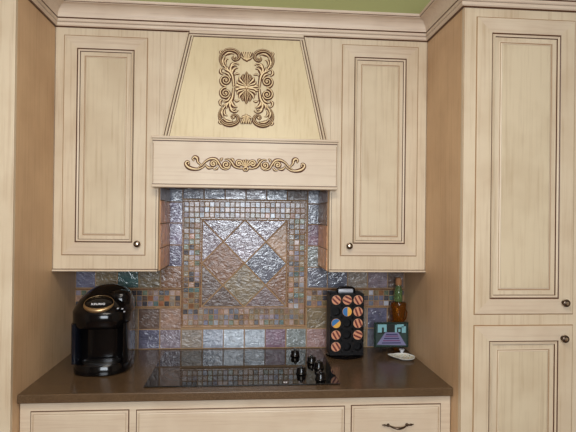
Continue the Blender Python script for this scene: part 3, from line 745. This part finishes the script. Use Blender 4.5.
def make_pod(foil):
    b = MB(); b.lathe([(.0155, -.026), (.0170, -.024), (.0200, .000), (.0205, .0005)], CUP, 24, (0, 0, 0), 'y'); o = b.build('coffee_pod', smooth=True)
    b = MB(); b.lathe([(.0222, .0006), (.0227, .0012), (.0222, .0022), (.0212, .0026), (.0208, .0020), (.001, .0021)], foil, 28, (0, 0, 0), 'y', mats=[CUP, CUP, CUP, foil, foil, foil])
    l = b.build('lid', o, smooth=True); return o
protos = {'o': make_pod(OR), 'b': make_pod(BY1), 'y': make_pod(BY2)}; used = set()
rows = ['top', 'second', 'third', 'fourth', 'bottom']; cols_ = ['left', 'middle', 'right']
lay = [(0, 0, 'o'), (1, 0, 'o'), (2, 0, 'o'), (1, 1, 'b'), (2, 1, 'o'), (0, 2, 'y'), (2, 2, 'o'), (0, 3, 'o'), (2, 3, 'o'), (0, 4, 'o')]
dsc = {'o': 'orange striped coffee pod', 'b': 'blue and yellow coffee pod', 'y': 'blue and yellow coffee pod'}
for (i, j, k) in lay:
    p = protos[k]
    if k in used:
        q_ = p.copy(); C.objects.link(q_)
        for ch in p.children: c2 = ch.copy(); C.objects.link(c2); c2.parent = q_
    else: q_ = p; used.add(k)
    x, z = cell_c(i, j); q_.location = (x, RY0-.0008, z)
    if k == 'o': q_.rotation_euler = (0, random.uniform(-.5, .5), 0)
    tag(q_, '%s in the %s row, %s column of the rack' % (dsc[k], rows[j], cols_[i]), 'coffee pod', 'coffee pods in the black rack')

# ------------------------------------------------------------------ bottle, picture stand, dish
AMB = base('amber_glass', srgb(150, 88, 24), .06, Transmission_Weight=.75, IOR=1.4)
GRG = base('green_glass', srgb(138, 168, 112), .08, Transmission_Weight=.7, IOR=1.4)
CORK = base('cork', srgb(176, 124, 82), .8)
bt = empty('glass_bottle', (.786, -.060, .914), 'amber and green glass bottle with a cork, behind the little picture', 'bottle')
bx, by, z = .786, -.060, .9142
b = MB(); b.lathe([(.022, z), (.026, z+.006), (.026, z+.040), (.022, z+.075), (.024, z+.105), (.027, z+.130), (.033, z+.165), (.0385, z+.205), (.0400, z+.236), (.0385, z+.243), (.026, z+.247), (.017, z+.249)], AMB, 32, (bx, by, 0)); o = b.build('body', bt, smooth=True); o['label'] = 'amber glass lower bowl'
b = MB(); b.lathe([(.0175, z+.248), (.0205, z+.254), (.0205, z+.285), (.0195, z+.305), (.0140, z+.322), (.0130, z+.330)], GRG, 28, (bx, by, 0)); o = b.build('neck', bt, smooth=True); o['label'] = 'pale green glass neck'
b = MB(); b.lathe([(.0110, z+.328), (.0115, z+.333), (.0155, z+.335), (.0160, z+.346), (.0145, z+.362), (.0100, z+.369)], CORK, 20, (bx, by, 0)); b.build('stopper', bt, smooth=True)
b = MB()
for s in (1,): b.tube([(bx+s*.020, by-.018, z+.150), (bx+s*.030, by-.030, z+.165), (bx+s*.034, by-.034, z+.200), (bx+s*.026, by-.026, z+.226)], .0035, AMB, 8)
b.build('loop_handle', bt, smooth=True)

pf = empty('picture_stand', (.728, -.13, .914), 'small glass picture of a stone stairway standing in the corner', 'picture')
PGL = base('green_tinted_glass', srgb(60, 80, 74), .05, Transmission_Weight=.6, IOR=1.3)
PT, PL, PN, PM, PD, PG = (base('picture_teal', srgb(122, 172, 182), .35), base('picture_lilac', srgb(118, 118, 154), .35), base('picture_navy', srgb(44, 44, 86), .35),
                          base('picture_magenta', srgb(104, 62, 104), .35), base('picture_dark', srgb(26, 34, 34), .35), base('picture_green', srgb(44, 62, 60), .35))
py = -.140; px0, px1, pz0, pz1 = .641, .814, .948, 1.072
b = MB(); b.box(px0, px1, py, py+.005, pz0, pz1, PGL, .001); o = b.build('glass_plate', pf); o['label'] = 'green tinted glass'
b = MB(); d = .0006
def pq(pts, m, k=1): b.poly([(px0+u*(px1-px0), py-d*k, pz0+v*(pz1-pz0)) for u, v in pts], m)
pq([(.06, .05), (.95, .05), (.95, .93), (.06, .93)], PG); pq([(.12, .55), (.92, .55), (.92, .92), (.12, .92)], PD, 2)
pq([(.08, .12), (.94, .08), (.70, .60), (.32, .60)], PL, 3)
for v0, m_ in ((.16, PN), (.25, PM), (.34, PN), (.43, PM), (.50, PN)):
    w_ = (v0-.1)/.5; l, r_ = .20+.17*w_, .80-.14*w_; pq([(l, v0), (r_, v0), (r_-.012, v0+.045), (l+.012, v0+.045)], m_, 4)
for l, r_, v0, v1 in ((.10, .22, .60, .92), (.22, .36, .80, .92), (.28, .36, .62, .80), (.60, .66, .60, .90), (.66, .86, .80, .92), (.80, .92, .58, .84), (.70, .76, .62, .74)): pq([(l, v0), (r_, v0), (r_, v1), (l, v1)], PT, 5)
b.build('picture', pf, fix=False)
b = MB()
for x in (.680, .780): b.tube([(x, py-.016, .9165), (x, py-.014, .946), (x, py+.007, .946), (x, py+.008, 1.0), (x, py+.020, .9165)], .0022, SATIN, 8)
b.tube([(.680, py+.012, .955), (.780, py+.012, .955)], .002, SATIN, 8)
b.lathe([(.014, .9145), (.015, .918), (.006, .921), (.005, .928), (.014, .944)], GREYH, 16, (.775, py-.022, 0)); b.build('easel', pf, smooth=True)

DISH = base('glazed_dish', srgb(222, 224, 212), .2)
_f1 = noise(DISH, 85, mapped(DISH, (1, 1, 1)), 2, .6)
L(DISH, ramp(DISH, _f1, [(.36, srgb(96, 112, 62)), (.44, srgb(226, 228, 216)), (.60, srgb(228, 230, 220)), (.68, srgb(206, 170, 70))]), DISH.node_tree.nodes['Principled BSDF'].inputs['Base Color'])
DW = base('white_dish_rim', srgb(232, 234, 230), .2)
b = MB(); K = 40; k0 = 0; dx, dy = .768, -.222
prof_ = [(.45, .9145), (.62, .9150), (.95, .9240), (1.0, .9265), (.96, .9275), (.86, .9245), (.60, .9195), (.05, .9185)]
for q_, zz in prof_:
    for k in range(K):
        a = 2*math.pi*k/K; lobe = 1+.035*math.cos(6*a)
        x = q_*.050*math.cos(a)*lobe; y = q_*.060*math.sin(a)*lobe
        g_ = max(0, math.cos(a-math.radians(165)))**10*q_; x -= .026*g_; y += .010*g_
        b.v.append((dx+x, dy+y, zz+.004*g_))
for j in range(len(prof_)-1):
    for k in range(K): b.face([j*K+k, j*K+(k+1) % K, (j+1)*K+(k+1) % K, (j+1)*K+k], DISH if j > 4 else DW)
b.face([k for k in range(K)], DW); b.face([(len(prof_)-1)*K+k for k in range(K)], DISH)
tag(b.build('spoon_rest', smooth=True, origin=(dx, dy, .914)), 'small white patterned spoon rest on the counter beside the right panel', 'dish')
